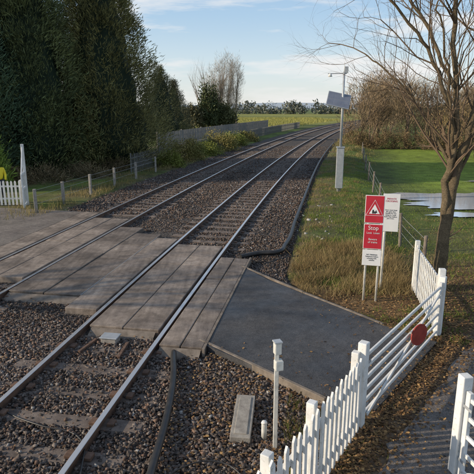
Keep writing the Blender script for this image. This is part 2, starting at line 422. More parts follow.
def fn1(n):
    x=R.normal(4.2,1.9,n);y=R.normal(9.5,1.7,n);z=zz_(x,y,gz(x,y)); k=SV(x,y)>SR(y)+.1; return x[k],y[k],z[k]
def fn2(n):
    t=R.uniform(-.2,1.05,n); x=.45+t*3.15+R.normal(0,.2,n);y=3.8+t*4.3+R.normal(0,.2,n); return x,y,zz_(x,y,np.where(x>.9,-.035,-.09))
def fn3(n):
    x=R.uniform(1,7,n);y=R.uniform(3,9,n); return x,y,np.full(n,-.016)
def fn4(n):
    x=R.uniform(-.9,1.6,n);y=R.uniform(3.2,8,n); return x,y,zz_(x,y,-.1)
def fn5(n):
    x=R.uniform(-6.5,-.6,n);y=R.uniform(4,12,n); k=SV(x,y)<0; return x[k],y[k],np.full(k.sum(),-.09)
soup('fallen_leaves',[leaves(15000,fn1),leaves(8000,fn2),leaves(1500,fn3),leaves(2600,fn4),leaves(600,fn5)],M_leaf)

# ---------------------------------------------------------------- trees
def tubes(segs,n=5):
    P0=np.array([s[0] for s in segs]);P1=np.array([s[1] for s in segs]);r0=np.array([s[2] for s in segs]);r1=np.array([s[3] for s in segs])
    d=unit(P1-P0);ref=np.where(np.abs(d[:,2:3])>.9,np.array([[1.,0,0]]),np.array([[0,0,1.]]))
    a=unit(np.cross(d,ref));b_=np.cross(d,a)
    t=np.arange(n)*2*np.pi/n
    ring=a[:,None]*np.cos(t)[None,:,None]+b_[:,None]*np.sin(t)[None,:,None]
    V=np.concatenate([P0[:,None]+ring*r0[:,None,None],P1[:,None]+ring*r1[:,None,None]],1)
    i=np.arange(n);q=np.stack([i,(i+1)%n,n+(i+1)%n,n+i],-1)
    F=(np.arange(len(segs))[:,None,None]*2*n+q[None]).reshape(-1,4)
    return V.reshape(-1,3),F
def chain(P,rad,n=14,rr=R):
    """one continuous tapered limb through points P"""
    P=np.array(P);T=unit(np.gradient(P,axis=0)); ref=np.array((.3,1.,.1)); V=[]
    th=np.arange(n)*2*np.pi/n; lump=1+.06*np.sin(3*th+1)+.04*np.sin(5*th)
    for p,t_,r in zip(P,T,rad):
        a=unit(np.cross(t_,ref));b_=np.cross(t_,a)
        V.append(p+(a[None]*np.cos(th)[:,None]+b_[None]*np.sin(th)[:,None])*(r*lump*(1+rr.normal(0,.02,n)))[:,None])
    V=np.concatenate(V);m_=len(P);i=np.arange(n);q=np.stack([i,(i+1)%n,n+(i+1)%n,n+i],-1)
    return V,(np.arange(m_-1)[:,None,None]*n+q[None]).reshape(-1,4)
def grow(p,d,L,r,lev,mx,out,up=.08,spread=.6,steps=4,wob=.13,rr=None):
    rr=rr or R
    for i in range(steps):
        d=unit(d+rr.normal(0,wob,3)+np.array((0,0,up))); p2=p+d*L/steps; r2=r*(.88 if lev<mx else .7)
        out.append((p,p2,r,r2,lev)); p=p2;r=r2
        if lev<mx and (i>=1 or lev>0):
            for _ in range(1 if (i<steps-1) else 2):
                a=unit(np.cross(d,rr.normal(0,1,3)))
                dd=unit(d+a*rr.uniform(spread*.7,spread*1.4))
                grow(p,dd,L*rr.uniform(.55,.8),r*rr.uniform(.5,.68),lev+1,mx,out,up,spread,steps,wob,rr)
def build_tree(base,limbs,seed,mx=4):
    tr=empty('bare_tree',base); rr=np.random.default_rng(seed); out=[];CV=[];CF=[];off=0
    b_=np.array(base,float)
    for pts,r0,r1,nchild,L in limbs:
        pts=[np.array(p,float) for p in pts]; fine=[]
        for i in range(len(pts)-1):
            pa=pts[max(i-1,0)];pb=pts[i];pc=pts[i+1];pd=pts[min(i+2,len(pts)-1)]
            for t in np.linspace(0,1,6,endpoint=False):
                q=.5*((2*pb)+(-pa+pc)*t+(2*pa-5*pb+4*pc-pd)*t*t+(-pa+3*pb-3*pc+pd)*t**3)
                if len(fine)>2: q=q+rr.normal(0,.022 if r0<.1 else .008,3)
                fine.append(q)
        fine.append(pts[-1]); n=len(fine)-1
        rad=r0+(r1-r0)*np.linspace(0,1,n+1)
        if r0>.15: rad[:3]*=np.array((1.35,1.15,1.05))
        v_,f_=chain(fine,rad,14,rr); CV.append(v_-b_);CF.append(f_+off);off+=len(v_)
        for j in range(nchild):
            i=min(int(rr.uniform(.3,1)*n),n-1); d=unit(fine[i+1]-fine[i]); a=unit(np.cross(d,rr.normal(0,1,3)))
            grow(fine[i],unit(d*.8+a*rr.uniform(.5,1.0)+np.array((0,0,.2))),L*rr.uniform(.6,1.1),rad[i]*rr.uniform(.3,.5),1,mx-1,out,up=.05,spread=.55,wob=.18,rr=rr)
        d=unit(fine[-1]-fine[-2]); grow(fine[-1],d,L*.9,r1,1,mx,out,up=.05,spread=.5,steps=3,wob=.17,rr=rr)
    CV=np.concatenate(CV); mesh('trunk_and_limbs',CV,np.concatenate(CF),M_trunk,cols=np.tile((.20,.155,.095),(len(CV),1)),parent=tr,smooth=True)
    V,F=tubes(out,4); c=np.array((.14,.10,.065))*rr.uniform(.8,1.2,(len(out),1))
    mesh('branches',V-b_,F,M_bark,cols=np.repeat(c,8,0),parent=tr,smooth=True)
build_tree((4.5,10.8,-.12),[
 ([(4.5,10.8,-.15),(4.46,10.8,.5),(4.5,10.82,1.4),(4.56,10.8,2.4)],.155,.10,1,.8),
 ([(4.5,10.82,1.1),(4.42,10.8,2.1),(4.46,10.75,3.4),(4.3,10.7,4.8),(4.15,10.7,6.3)],.085,.036,13,1.9),
 ([(4.56,10.8,2.2),(4.72,10.75,3.2),(4.9,10.7,4.4),(5.1,10.6,6.2)],.085,.036,10,1.9),
 ([(4.45,10.75,3.3),(4.05,10.6,4.3),(3.45,10.5,5.2),(2.6,10.4,6.0)],.048,.018,12,1.4),
 ([(4.34,10.7,4.2),(3.8,10.9,5.3),(3.1,11.0,6.2),(2.2,11.1,6.9)],.04,.018,11,1.4),
 ([(4.42,10.8,2.7),(4.0,11.2,3.6),(3.45,11.6,4.4),(2.8,11.9,4.95)],.036,.013,10,1.1),
 ([(4.44,10.75,3.0),(4.15,10.3,3.9),(3.8,9.9,4.7),(3.5,9.7,5.6)],.036,.013,9,1.2),
 ([(4.72,10.75,3.1),(5.4,10.5,3.9),(6.0,10.2,4.9)],.05,.022,9,1.4),
 ([(4.62,10.8,2.4),(5.1,11,3.2),(5.9,11.1,3.8),(6.6,11.2,4.2)],.04,.016,9,1.3)],11)
# unseen bare tree, added beyond the left edge to throw shadow over the crossing
X0,Y0=-17.0,8.4
build_tree((X0,Y0,-.1),[
 ([(X0,Y0,-.15),(X0+.1,Y0,1.2),(X0,Y0+.1,2.6),(X0+.1,Y0,4.0)],.19,.11,2,1.2),
 ([(X0+.1,Y0,3.8),(X0-.3,Y0+.3,5.2),(X0-.5,Y0+.6,6.8)],.10,.04,9,2.0),
 ([(X0+.1,Y0,3.6),(X0+.5,Y0-.6,4.9),(X0+.6,Y0-1.4,6.2)],.09,.035,9,1.9),
 ([(X0,Y0+.1,2.7),(X0+.2,Y0+1.0,3.8),(X0+.1,Y0+2.0,5.0)],.08,.03,9,1.8)],23,mx=3)

def conifer(name,x,y,h,Rr,nc=650,nb=75,seed=0,c1=(.022,.046,.028),c2=(.085,.135,.065),z0=.3,lean=(0,0)):
    rr=np.random.default_rng(seed); e=empty(name,(x,y,-.2))
    V,F=tubes([((0,0,0),(0,0,h*.5),.28,.18),((0,0,h*.5),(0,0,h*.96),.18,.03)],9); mesh('trunk',V,F,M_bark,cols=np.tile((.07,.05,.035),(len(V),1)),parent=e)
    prof=lambda u:Rr*np.minimum(1,(u+.12)*5)*(1-u**2.2)**.85*(1-.32*u)
    nu_,nv_=28,26; u=np.linspace(0,1,nv_);a=np.linspace(0,2*np.pi,nu_,endpoint=False)
    UU,AA=np.meshgrid(u,a,indexing='ij'); rad=prof(UU)*.68*(1+.12*np.sin(AA*5+UU*9)+.08*np.sin(AA*9-UU*23))
    Vb=np.stack([rad*np.cos(AA)+lean[0]*UU,rad*np.sin(AA)+lean[1]*UU,z0+UU*(h-z0)*.97],-1).reshape(-1,3)
    id_=np.arange(nu_*nv_).reshape(nv_,nu_); F=np.stack([id_[:-1],np.roll(id_,-1,1)[:-1],np.roll(id_,-1,1)[1:],id_[1:]],-1).reshape(-1,4)
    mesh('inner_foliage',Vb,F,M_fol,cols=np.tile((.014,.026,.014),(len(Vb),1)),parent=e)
    u=rr.uniform(0,1,nc)**1.15; a=rr.uniform(0,6.28,nc); jut=rr.uniform(.72,1.22,nc)
    r=prof(u)*jut
    cc=np.stack([r*np.cos(a)+lean[0]*u,r*np.sin(a)+lean[1]*u,z0+u*(h-z0)],-1)
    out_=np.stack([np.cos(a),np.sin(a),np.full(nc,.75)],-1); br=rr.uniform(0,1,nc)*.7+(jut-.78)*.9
    i=np.repeat(np.arange(nc),nb); n=len(i)
    size=(.20+.26*(1-u))[i]
    P=cc[i]+rr.normal(0,1,(n,3))*size[:,None]*np.array((.75,.75,1.1))
    D=unit(out_[i]+rr.normal(0,.45,(n,3)))
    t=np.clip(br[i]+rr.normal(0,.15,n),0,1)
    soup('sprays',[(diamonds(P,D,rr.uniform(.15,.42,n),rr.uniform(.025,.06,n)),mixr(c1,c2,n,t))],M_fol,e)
    return e
con=[(-20.5,30,14,3.4,0),(-15.6,29.5,15,3.5,0),(-12.4,32.0,14.5,3.3,1),(-9.0,35.5,14.5,3.9,2),(-18,36,15,3.5,0)]
pal=[((.032,.062,.042),(.115,.18,.10)),((.042,.062,.034),(.17,.20,.08)),((.062,.072,.034),(.25,.235,.09))]
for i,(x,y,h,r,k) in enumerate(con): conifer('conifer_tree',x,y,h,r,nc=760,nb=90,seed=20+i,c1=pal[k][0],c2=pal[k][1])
conifer('conifer_tree',-9.2,64,8.6,2.8,nc=350,nb=40,seed=41,c1=(.05,.06,.034),c2=(.16,.165,.075))
conifer('conifer_tree',-8.6,72,7.6,2.2,nc=260,nb=40,seed=42,c1=(.06,.06,.04),c2=(.16,.16,.085))

def bush(cx,cy,cz,rx,ry,rz,n,c1,c2,L=.12,W=.05,nc=40,up=.2,rr=R):
    d=unit(rr.normal(0,1,(nc,3)));d[:,2]=np.abs(d[:,2]); q=rr.uniform(.45,1,nc)**.6
    cc=np.stack([cx+d[:,0]*rx*q,cy+d[:,1]*ry*q,cz+d[:,2]*rz*q],-1)
    i=rr.integers(0,nc,n); P=cc[i]+rr.normal(0,1,(n,3))*np.array((rx,ry,rz))*.16
    P[:,2]=np.maximum(P[:,2],cz)
    D=unit(d[i]*.6+rr.normal(0,.7,(n,3))+np.array((0,0,up)))
    t=np.clip(rr.uniform(0,1,nc)[i]*.7+rr.uniform(0,.35,n),0,1)
    return (diamonds(P,D,rr.uniform(.6,1.3,n)*L,W),mixr(c1,c2,n,t))
def shrub(name,parts): soup(name,parts,M_fol)
for i,(y,s_,r_,h_) in enumerate(((34,-8.3,1.0,.9),(38,-8.4,1.5,1.5),(43,-8.3,1.4,1.1),(48,-8.6,1.8,1.6),(54,-8.7,1.6,1.2),(61,-8.9,1.6,1.1))):
    x_,y_=TP(y,s_); shrub('shrub',[bush(x_,y_,-.1,r_,r_,h_,5000,(.09,.11,.025),((.27,.30,.07),(.34,.28,.10))[i%2],.16,.06)])
shrub('bamboo_shrub',[bush(-13.0,25,-.1,1.7,1.1,2.9,16000,(.09,.15,.03),(.32,.42,.08),.3,.04,nc=70,up=.7)])
shrub('undergrowth',[bush(x,y,-.2,1.5,1,.9,2500,(.07,.06,.035),(.26,.20,.11),.25,.03,nc=25) for x,y in((-10.3,27.5),(-8.8,30),(-8.2,33),(-12,26.5),(-7.9,35.5))])

def twigtree(x,y,h,w,n,c1,c2,L=.8,W=.05,z0=-.4,rr=R):
    nc=26; a=rr.uniform(0,6.28,nc);u=rr.uniform(.25,1,nc); rad=w*np.sqrt(np.maximum(0,1-((u-.6)/.5)**2))*rr.uniform(.3,1,nc)
    cc=np.stack([x+rad*np.cos(a),y+rad*np.sin(a),z0+u*h*.93],-1); i=rr.integers(0,nc,n)
    P=cc[i]+rr.normal(0,1,(n,3))*np.array((w*.2,w*.2,h*.08))
    D=unit(np.stack([np.cos(a[i])*.5,np.sin(a[i])*.5,np.full(n,.9)],-1)+rr.normal(0,.45,(n,3)))
    t=np.clip(rr.uniform(0,1,nc)[i]*.6+rr.uniform(0,.4,n),0,1)
    return (diamonds(P,D,rr.uniform(.5,1.2,n)*L,W,.3),mixr(c1,c2,n,t))
def woodland(name,items,c1,c2,n,L,W,trunkcol=(.14,.105,.08)):
    e=empty(name); parts=[];segs=[]
    for x,y,h,w in items:
        parts.append(twigtree(x,y,h,w,n,c1,c2,L,W)); o=[]
        grow(np.array((x,y,-.5)),np.array((0,0,1.)),h*.45,h*.012+.03,0,2,o,up=.1,spread=.5,steps=3); segs+=o
    soup('twigs',parts,M_fol,e); V,F=tubes(segs,4); mesh('trunks',V,F,M_bark,cols=np.tile(trunkcol,(len(V),1)),parent=e)
rr=np.random.default_rng(5)
items=[(13.8+i*1.25+rr.normal(0,.5),61+rr.normal(0,2)-i*.15,rr.uniform(6,8.4),rr.uniform(1.6,2.5)) for i in range(16)]
items+=[(A(y)+rr.uniform(5.5,9),y,rr.uniform(6.5,9.0),rr.uniform(2,3)) for y in np.arange(70,190,5)]
woodland('bare_woodland',items,(.13,.10,.06),(.38,.28,.17),1700,.8,.045)
soup('hedge',[bush(x,yv,-.45,1.3,1.0,h_,1500,(.10,.075,.038),(.30,.21,.11),.35,.04,nc=20) for x,yv,h_ in [(12.6+i*1.3,57-i*.1+rr.normal(0,.4),rr.uniform(1.0,2.0)) for i in range(20)]],M_fol)
woodland('scrub_thicket',[(x,y,h,w) for x,y,h,w in ((18.5,38,4.2,1.6),(20,40,5,2.0),(22,44,5.5,2.2),(19.5,47,5,2),(24,36,5.5,2.2))],(.14,.10,.05),(.40,.28,.13),1700,.5,.035)
e=empty('ivy_clad_tree',(-5.2,100,0))
soup('ivy',[tuple([p-np.tile(np.array((-5.2,100,0)),(len(p),1)),c_]) for p,c_ in [bush(-5.2,100,1.0,2.0,2,6.5,6000,(.04,.058,.026),(.13,.145,.06),.5,.22,nc=50),bush(-2.6,102,.5,2.4,2,3.6,5000,(.055,.065,.03),(.17,.17,.075),.5,.22,nc=50),bush(-8.2,98,.3,2.0,2,3.2,4000,(.06,.06,.035),(.18,.16,.08),.5,.2,nc=40)]],M_fol,e)
o_=[];rr=np.random.default_rng(9)
for dx in(-1.2,-.2,1.0): grow(np.array((dx,0,0.)),unit(np.array((dx*.06,0,1.))),5.2,.18,0,3,o_,up=.16,spread=.32,steps=4,rr=rr)
V,F=tubes([q[:4] for q in o_],4); mesh('branches',V,F,M_bark,cols=np.tile((.20,.16,.12),(len(V),1)),parent=e)
for i,(x,y,h) in enumerate(((-5.6,118,12.0),(-3.8,120,14),(-1.9,119,15),(-.2,120,14))):
    e=empty('poplar_tree',(x,y,-.3)); o_=[];rr=np.random.default_rng(60+i)
    grow(np.array((0,0,0.)),np.array((0,0,1.)),h*.43,.2,0,3,o_,up=.3,spread=.3,steps=6,wob=.05,rr=rr)
    V,F=tubes([q[:4] for q in o_],4); mesh('branches',V,F,M_bark,cols=np.tile((.32,.27,.21),(len(V),1)),parent=e)
    P=twigtree(0,0,h,1.6,2600,(.30,.25,.19),(.46,.39,.31),1.1,.035,0,rr); soup('twigs',[P],M_fol,e)
rr=np.random.default_rng(77); parts=[]
for yl,hh,c1,c2,st in((250,4.2,(.11,.11,.07),(.22,.20,.13),8),(400,8.5,(.12,.135,.11),(.20,.205,.16),7),(700,12,(.21,.245,.26),(.28,.31,.32),13)):  # aerial haze put into the vertex colours: farthest row paler and bluer
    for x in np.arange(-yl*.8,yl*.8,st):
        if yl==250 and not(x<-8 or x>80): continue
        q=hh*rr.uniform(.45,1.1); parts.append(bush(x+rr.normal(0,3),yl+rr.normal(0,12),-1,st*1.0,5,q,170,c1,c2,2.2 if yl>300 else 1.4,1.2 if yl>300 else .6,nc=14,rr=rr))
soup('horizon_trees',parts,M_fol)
hv=[];hf=[];xs_=np.linspace(-2600,2600,120)
for i,x in enumerate(xs_):
    hgt=20+7*math.sin(x*.0021+1)+4*math.sin(x*.0057); hv+=[(x,2700,-2),(x,2760,hgt),(x,2900,-2)]
for i in range(119):
    a=i*3; hf+=[(a,a+3,a+4,a+1),(a+1,a+4,a+5,a+2)]
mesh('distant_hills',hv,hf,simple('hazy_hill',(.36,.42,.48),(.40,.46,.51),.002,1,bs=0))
parts=[]
xx=R.uniform(-30,34,16000);yy=R.uniform(108,230,16000); k=SV(xx,yy)<-11; xx,yy=xx[k],yy[k]
parts.append(grass(xx,yy,R.uniform(.25,.8,len(xx)),.12,(.24,.23,.055),(.44,.41,.13),lean=.5)); soup('reed_bed',parts,M_grass)

# ---------------------------------------------------------------- fences
def linefence(name,pts,h,bw,gap,mat,post=None,tops=False,rails=(.3,.8),rd=.03):
    e=empty(name); B=[];P=[];Rl=[]
    for (x0,y0,z0),(x1,y1,z1) in zip(pts[:-1],pts[1:]):
        L=math.hypot(x1-x0,y1-y0);a=math.atan2(y1-y0,x1-x0);n=max(1,int(L/(bw+gap)))
        for i in range(n):
            t=(i+.5)/n; B.append((x0+(x1-x0)*t,y0+(y1-y0)*t,z0+(z1-z0)*t,a))
        for f in rails: Rl.append((((x0+x1)/2-math.sin(a)*.03,(y0+y1)/2+math.cos(a)*.03,(z0+z1)/2+h*f),(L,.035,.07),a))
        P.append((x0,y0,z0,a))
    x1,y1,z1=pts[-1];P.append((x1,y1,z1,a))
    V=[];F=[]
    w=bw/2;d=.011
    for x,y,z,a in B:
        c,s_=math.cos(a),math.sin(a);b_=len(V); hj=h+R.normal(0,.010); tilt=R.normal(0,.014)
        pr=[(-w,0),(w,0),(w,hj-(.05 if tops else 0)),(0,hj) ,(-w,hj-(.05 if tops else 0))]
        for dd in(-d,d):
            for px,pz in pr:
                px2=px+tilt*pz; V.append((x+c*px2-s_*dd,y+s_*px2+c*dd,z+pz+.04))
        F.append((b_,b_+1,b_+2,b_+3,b_+4));F.append((b_+9,b_+8,b_+7,b_+6,b_+5))
        for i in range(5): F.append((b_+i,b_+5+i,b_+5+(i+1)%5,b_+(i+1)%5))
    mesh('pickets',V,F,mat,parent=e)
    boxes('rails',Rl,mat,e,.004)
    if post:
        boxes('posts',[((x-math.sin(a)*.09,y+math.cos(a)*.09,z+(h*1.06)/2-.1),(post,post,h*1.06+.2),a) for x,y,z,a in P],mat,e,.008)
    return e
pts=[(*TP(y,-11.4),-.1) for y in (40,46,52,60,68,76,86)]
linefence('board_fence',pts,1.9,.16,.012,M_fencewood,.12)
pts=[(*TP(y,-9.3),-.1) for y in (30,36,42,48,54,62,70,80,90,104)]
linefence('palisade_fence',pts,1.15,.05,.12,M_palis,.08,True)
cp=empty('concrete_post_fence'); L=[]
cps=[TP(y,-8.0) for y in(17.6,19.6,22,24.6,27.4,30.5)]
for x,y in cps: L.append(((x,y,.35),(.11,.11,1.05),R.normal(0,.2)))
boxes('posts',L,M_conc,cp,.015)
for z in(.3,.6,.82):
    tube('wire',[(x,y,z) for x,y in cps],.004,M_grey,cp)
linefence('white_picket_fence',[(-13.5,20.6,-.08),(-11.2,20.6,-.08),(-8.75,20.75,-.08)],1.0,.08,.07,M_white,.12,True)
e=empty('raised_gate_leaf',(-8.62,20.9,-.1),math.radians(104))
boxes('frame',[((0,0,1.25),(.11,.11,2.5),0),((-.9,0,.72),(.07,.06,1.35),0),((-.45,0,.15),(.9,.05,.08),0),((-.45,0,1.38),(.9,.05,.08),0),((-.45,0,.8),(.9,.05,.08),0)],M_white,e,.006)
t=Matrix.Rotation(math.radians(-50),3,'Y')
boxes('stay',[((-.45,0,1.88),(1.4,.05,.06),t)],M_white,e,.005)
boxes('infill_boards',[((-.12-.13*i,.03,.80),(.07,.02,1.3),0) for i in range(6)],M_dirty,e,.003)

linefence('white_picket_fence',[(-.35,3.15,-.1),(.33,3.72,-.1),(.82,4.5,-.1),(1.5,5.58,-.1)],1.02,.06,.065,M_white,.09,True,(.25,.8))
def bargate(name,p,q,h,nb,z=-.05,pick=False):
    p=Vector((*p,0));q=Vector((*q,0));d=q-p;L=d.length;a=math.atan2(d.y,d.x); e=empty(name,(p.x,p.y,z),a)
    boxes('gate_post',[((0,0,h/2+.06),(.11,.11,h+.2),0),((L,0,h/2+.03),(.10,.10,h+.14),0)],M_white,e,.01)
    B=[((.1,0,h/2+.03),(.065,.045,h-.02),0),((L-.1,0,h/2+.03),(.065,.045,h-.02),0)]
    for i in range(nb):
        zz=.12+(h-.18)*i/(nb-1); B.append(((L/2,.001*i,zz),(L-.24,.028,.045),Matrix.Rotation(R.normal(0,.002),3,'Y')))
    boxes('gate_bars',B,M_white,e,.005)
    ang=math.atan2(h-.2,L-.3); B=[((L/2,-.035,h/2),(math.hypot(L-.3,h-.2),.022,.045),Matrix.Rotation(-ang,3,'Y'))]
    if pick: B+= [((.17+(L-.34)*i/(int(L/.16)),.035,h/2+.02),(.045,.018,h-.06),0) for i in range(int(L/.16)+1)]
    boxes('gate_brace',B,M_white,e,.003)
    boxes('hinges',[((.08,-.028,zz),(.22,.008,.03),0) for zz in(.25,h-.15)],M_grey,e)
    return e
g=bargate('white_gate',(1.52,5.66),(3.5,8.3),.98,6)
L=math.hypot(1.98,2.64)
dc=Vector((.52*L,-.13,.64)); ax=Vector((-.38,-.92,0)).normalized()
cyls('red_disc',[(tuple(dc),tuple(dc+ax*.018),.165,.165)],M_redrust,g,32)
boxes('disc_bracket',[((.52*L,-.07,.64),(.04,.13,.03),0)],M_grey,g)
bargate('white_gate',(3.52,8.42),(3.85,10.6),1.02,5,pick=True)
bargate('white_wicket_gate',(2.36,4.8),(2.62,3.45),1.02,5)

# ---------------------------------------------------------------- signs
def text(name,body,size,loc,mat,parent):
    cu=bpy.data.curves.new(name,'FONT'); cu.body=body; cu.size=size; cu.align_x='CENTER'; cu.align_y='CENTER'; cu.extrude=.0008; cu.materials.append(mat)
    o=bpy.data.objects.new(name,cu); o.location=loc; o.rotation_euler=(math.pi/2,0,0); return link(o,parent)
e=empty('level_crossing_warning_sign',(2.72,10.0,-.08),math.radians(-14)); e.scale=(.92,1,1)
cyls('posts',[((-.12,.03,0),(-.12,.03,2.18),.026,.026),((.15,.03,0),(.15,.03,2.18),.026,.026)],M_dirty,e,12,True)
boxes('backing_plate',[((0,0,1.94),(.40,.012,.56),0),((0,0,1.385),(.40,.012,.52),0),((0,0,.945),(.40,.012,.33),0)],M_plate,e,.004)
boxes('red_panels',[((0,-.008,1.94),(.375,.004,.535),0),((0,-.008,1.385),(.375,.004,.49),0)],M_red,e)
def tri(name,w,z,y,mat):
    h=w*.866; return mesh(name,[(-w/2,y,z-h/3),(w/2,y,z-h/3),(0,y,z+h*2/3)],[(0,1,2)],mat,parent=e)
tri('triangle_border_white',.37,1.92,-.0115,M_plate); tri('triangle_red',.345,1.92,-.0135,M_red); tri('triangle_white',.225,1.915,-.0155,M_plate)
boxes('train_symbol',[((0,-.0175,1.885),(.10,.001,.03),0),((-.03,-.0175,1.915),(.03,.001,.035),0),((.03,-.0175,1.91),(.014,.001,.03),0),((-.03,-.0175,1.862),(.022,.001,.018),0),((.01,-.0175,1.862),(.022,.001,.018),0)],M_ink,e)
text('text_stop','Stop',.12,(0,-.0125,1.56),M_plate,e);text('text_look','Look  Listen',.055,(0,-.0125,1.46),M_plate,e);text('text_beware','Beware\nof trains',.06,(0,-.0125,1.30),M_plate,e)
text('text_notice','NO TRESPASS\nTelephone before\ncrossing with\nvehicles',.038,(0,-.009,.95),M_ink,e)
e=empty('notice_board_sign',(3.17,10.55,-.1),math.radians(-14))
cyls('posts',[((-.06,.03,0),(-.06,.03,2.15),.028,.028)],M_dirty,e,12,True)
boxes('board',[((.04,0,1.78),(.34,.014,.80),0)],M_plate,e,.004)
text('text_header','PRIVATE\nCROSSING',.05,(.04,-.009,2.05),M_red,e)
text('text_body','Users must keep\nthis gate shut.\nPenalty for not\ndoing so. Look\nboth ways before\nyou cross.',.036,(.04,-.009,1.75),M_ink,e)

e=empty('white_marker_post',(.45,5.32,-.12))
boxes('post',[((0,0,.62),(.05,.05,1.24),0)],M_dirty,e,.006)
boxes('heads',[((.005,-.005,1.30),(.08,.08,.14),.3),((.02,-.02,1.10),(.095,.085,.12),.3)],M_dirty,e,.012)
boxes('cap',[((.005,-.005,1.38),(.095,.095,.018),.3)],M_grey,e,.004)
e=empty('white_stub_post',(.33,5.5,-.12)); cyls('pipe',[((0,0,0),(0,0,.22),.034,.034)],M_dirty,e,14,True); cyls('cap',[((0,0,.22),(0,0,.245),.04,.028)],M_white,e,14,True)
M3=Matrix.Rotation(math.radians(-6),3,'Z')@Matrix.Rotation(math.radians(3),3,'X')
boxes('concrete_trough_lid',[((.08,5.85,-.055),(.25,.88,.08),M3),((.08,5.85,-.01),(.16,.76,.014),M3)],M_conc,None,.015)
e=empty('track_junction_box',(*TP(8.05,-.85),-.13),-TH); boxes('box',[((0,0,.055),(.28,.20,.11),0)],M_conc,e,.015); boxes('lid',[((0,0,.12),(.31,.23,.022),0)],M_grey,e,.008)
boxes('steel_bars',[((*TP(7.75,-.5),-.09),(.05,.55,.04),-TH+.1),((*TP(7.8,-1.15),-.09),(.05,.5,.04),-TH-.15)],M_rust,None,.006)
tube('black_cable_pipe',[(-.90,3.4,-.03),(-.93,4.7,-.02),(-.90,5.7,-.03),(-.93,6.8,-.03),(-1.02,7.55,-.06),(-1.05,7.9,-.12)],.048,M_black)
tube('black_cable_pipe',[(.1,13.3,-.08),(.6,13.55,-.05),(1.1,13.6,-.03),(*TP(14.6,1.62),-.03),(*TP(18,1.68),-.03),(*TP(24,1.72),-.03),(*TP(32,1.7),-.03),(*TP(42,1.7),-.03),(*TP(60,1.7),-.03)],.065,M_black)
tube('thin_cable',[(-.9,4.5,-.06),(-.6,4.9,-.05),(-.2,5.0,-.06),(.1,4.7,-.07),(.2,4.3,-.06)],.009,M_black)
tube('thin_cable',[(*TP(6.0,-1.75),-.05),(*TP(5.8,-1.3),-.1),(*TP(5.6,-.75),-.08),(*TP(5.5,-.2),-.1),(*TP(4.9,.15),-.06),(*TP(4.2,.3),-.06)],.01,M_black)
tube('thin_cable',[(.7,12.6,-.05),(1.6,13.2,-.03),(2.3,12.9,-.03)],.012,M_black)

e=empty('solar_panel_pole',(4.85,24.4,-.2),math.radians(-8))
cyls('pole',[((0,0,0),(0,0,2.2),.10,.10),((0,0,2.2),(0,0,5.6),.062,.05)],M_grey,e,16,True)
boxes('cabinet',[((0,-.02,1.25),(.34,.28,1.9),0),((0,-.02,2.22),(.40,.34,.05),0)],M_grey,e,.02)
Mp=Matrix.Rotation(math.radians(12),3,'Y')@Matrix.Rotation(math.radians(52),3,'X')
boxes('solar_panel_frame',[((-.2,-.14,4.35),(1.05,.80,.05),Mp)],M_grey,e,.008)
boxes('solar_cells',[(tuple(Vector((-.2,-.14,4.35))+Mp@Vector(((i-1.5)*.25,(j-.5)*.37,.028))),(.235,.355,.006),Mp) for i in range(4) for j in range(2)],simple('solar_cell',(.14,.16,.21),(.19,.21,.26),4,.2,bs=0),e)
boxes('brackets',[((-.1,-.05,4.3),(.4,.06,.06),.3),((-.3,0,5.52),(.85,.045,.045),0),((.1,0,5.68),(.16,.1,.28),0)],M_grey,e,.005)
cyls('sensor_head',[((-.62,0,5.38),(-.62,0,5.52),.10,.06),((0,0,5.6),(0,0,6.0),.015,.01)],M_white,e,12,True)

e=empty('post_and_wire_fence'); fp=[(TP(y,s_)[0],TP(y,s_)[1]) for y,s_ in((13.2,5.2),(16,5.0),(19,4.9),(22.5,4.9),(26.5,4.9),(31,4.9),(36,4.9),(42,4.9),(49,4.9))]
cyls('posts',[((x,y,-.5),(x+R.normal(0,.02),y,.75),.05,.045) for x,y in fp],M_wood,e,8)
for z in(.15,.4,.65): tube('wire',[(x,y,z) for x,y in fp],.0035,M_grey,e)
n=26; y=R.uniform(15,21,n); s_=R.normal(2.5,.28,n)
stones('pale_rubble',A(y)+s_,y,np.full(n,-.06),R.uniform(.04,.10,n),mixr((.26,.25,.23),(.45,.44,.42),n))

# ---------------------------------------------------------------- person in hi-vis
def skinobj(name,V,E,Rad,mat,parent,sub=2):
    me=bpy.data.meshes.new(name); me.from_pydata(V,E,[]); me.materials.append(mat)
    o=bpy.data.objects.new(name,me); link(o,parent)
    m=o.modifiers.new('skin','SKIN')
    for i,r in enumerate(Rad):
        me.skin_vertices[0].data[i].radius=(r if isinstance(r,tuple) else (r,r))
    me.skin_vertices[0].data[0].use_root=True
    m.use_smooth_shade=True
    s_=o.modifiers.new('sub','SUBSURF'); s_.levels=sub; s_.render_levels=sub; return o
M_hv=simple('hi_vis_yellow',(.62,.52,.02),(.78,.66,.03),5,.7,bs=.1); M_trou=simple('navy_trousers',(.02,.022,.035),(.035,.037,.05),5,.8); M_skin=simple('skin',(.42,.25,.18),(.50,.31,.23),5,.6,bs=0); M_hair=simple('dark_hair',(.03,.02,.015),(.05,.035,.025),9,.8)
pe=empty('person',(-9.85,21.3,-.05),math.radians(35)); pe.scale=(1.02,1.02,1.02)
skinobj('trousers',[(0,0,.93),(.09,0,.86),(.10,-.02,.48),(.10,.02,.09),(-.09,0,.86),(-.10,.0,.48),(-.11,.02,.09)],[(0,1),(1,2),(2,3),(0,4),(4,5),(5,6)],[.14,.10,.075,.055,.10,.075,.055],M_trou,pe)
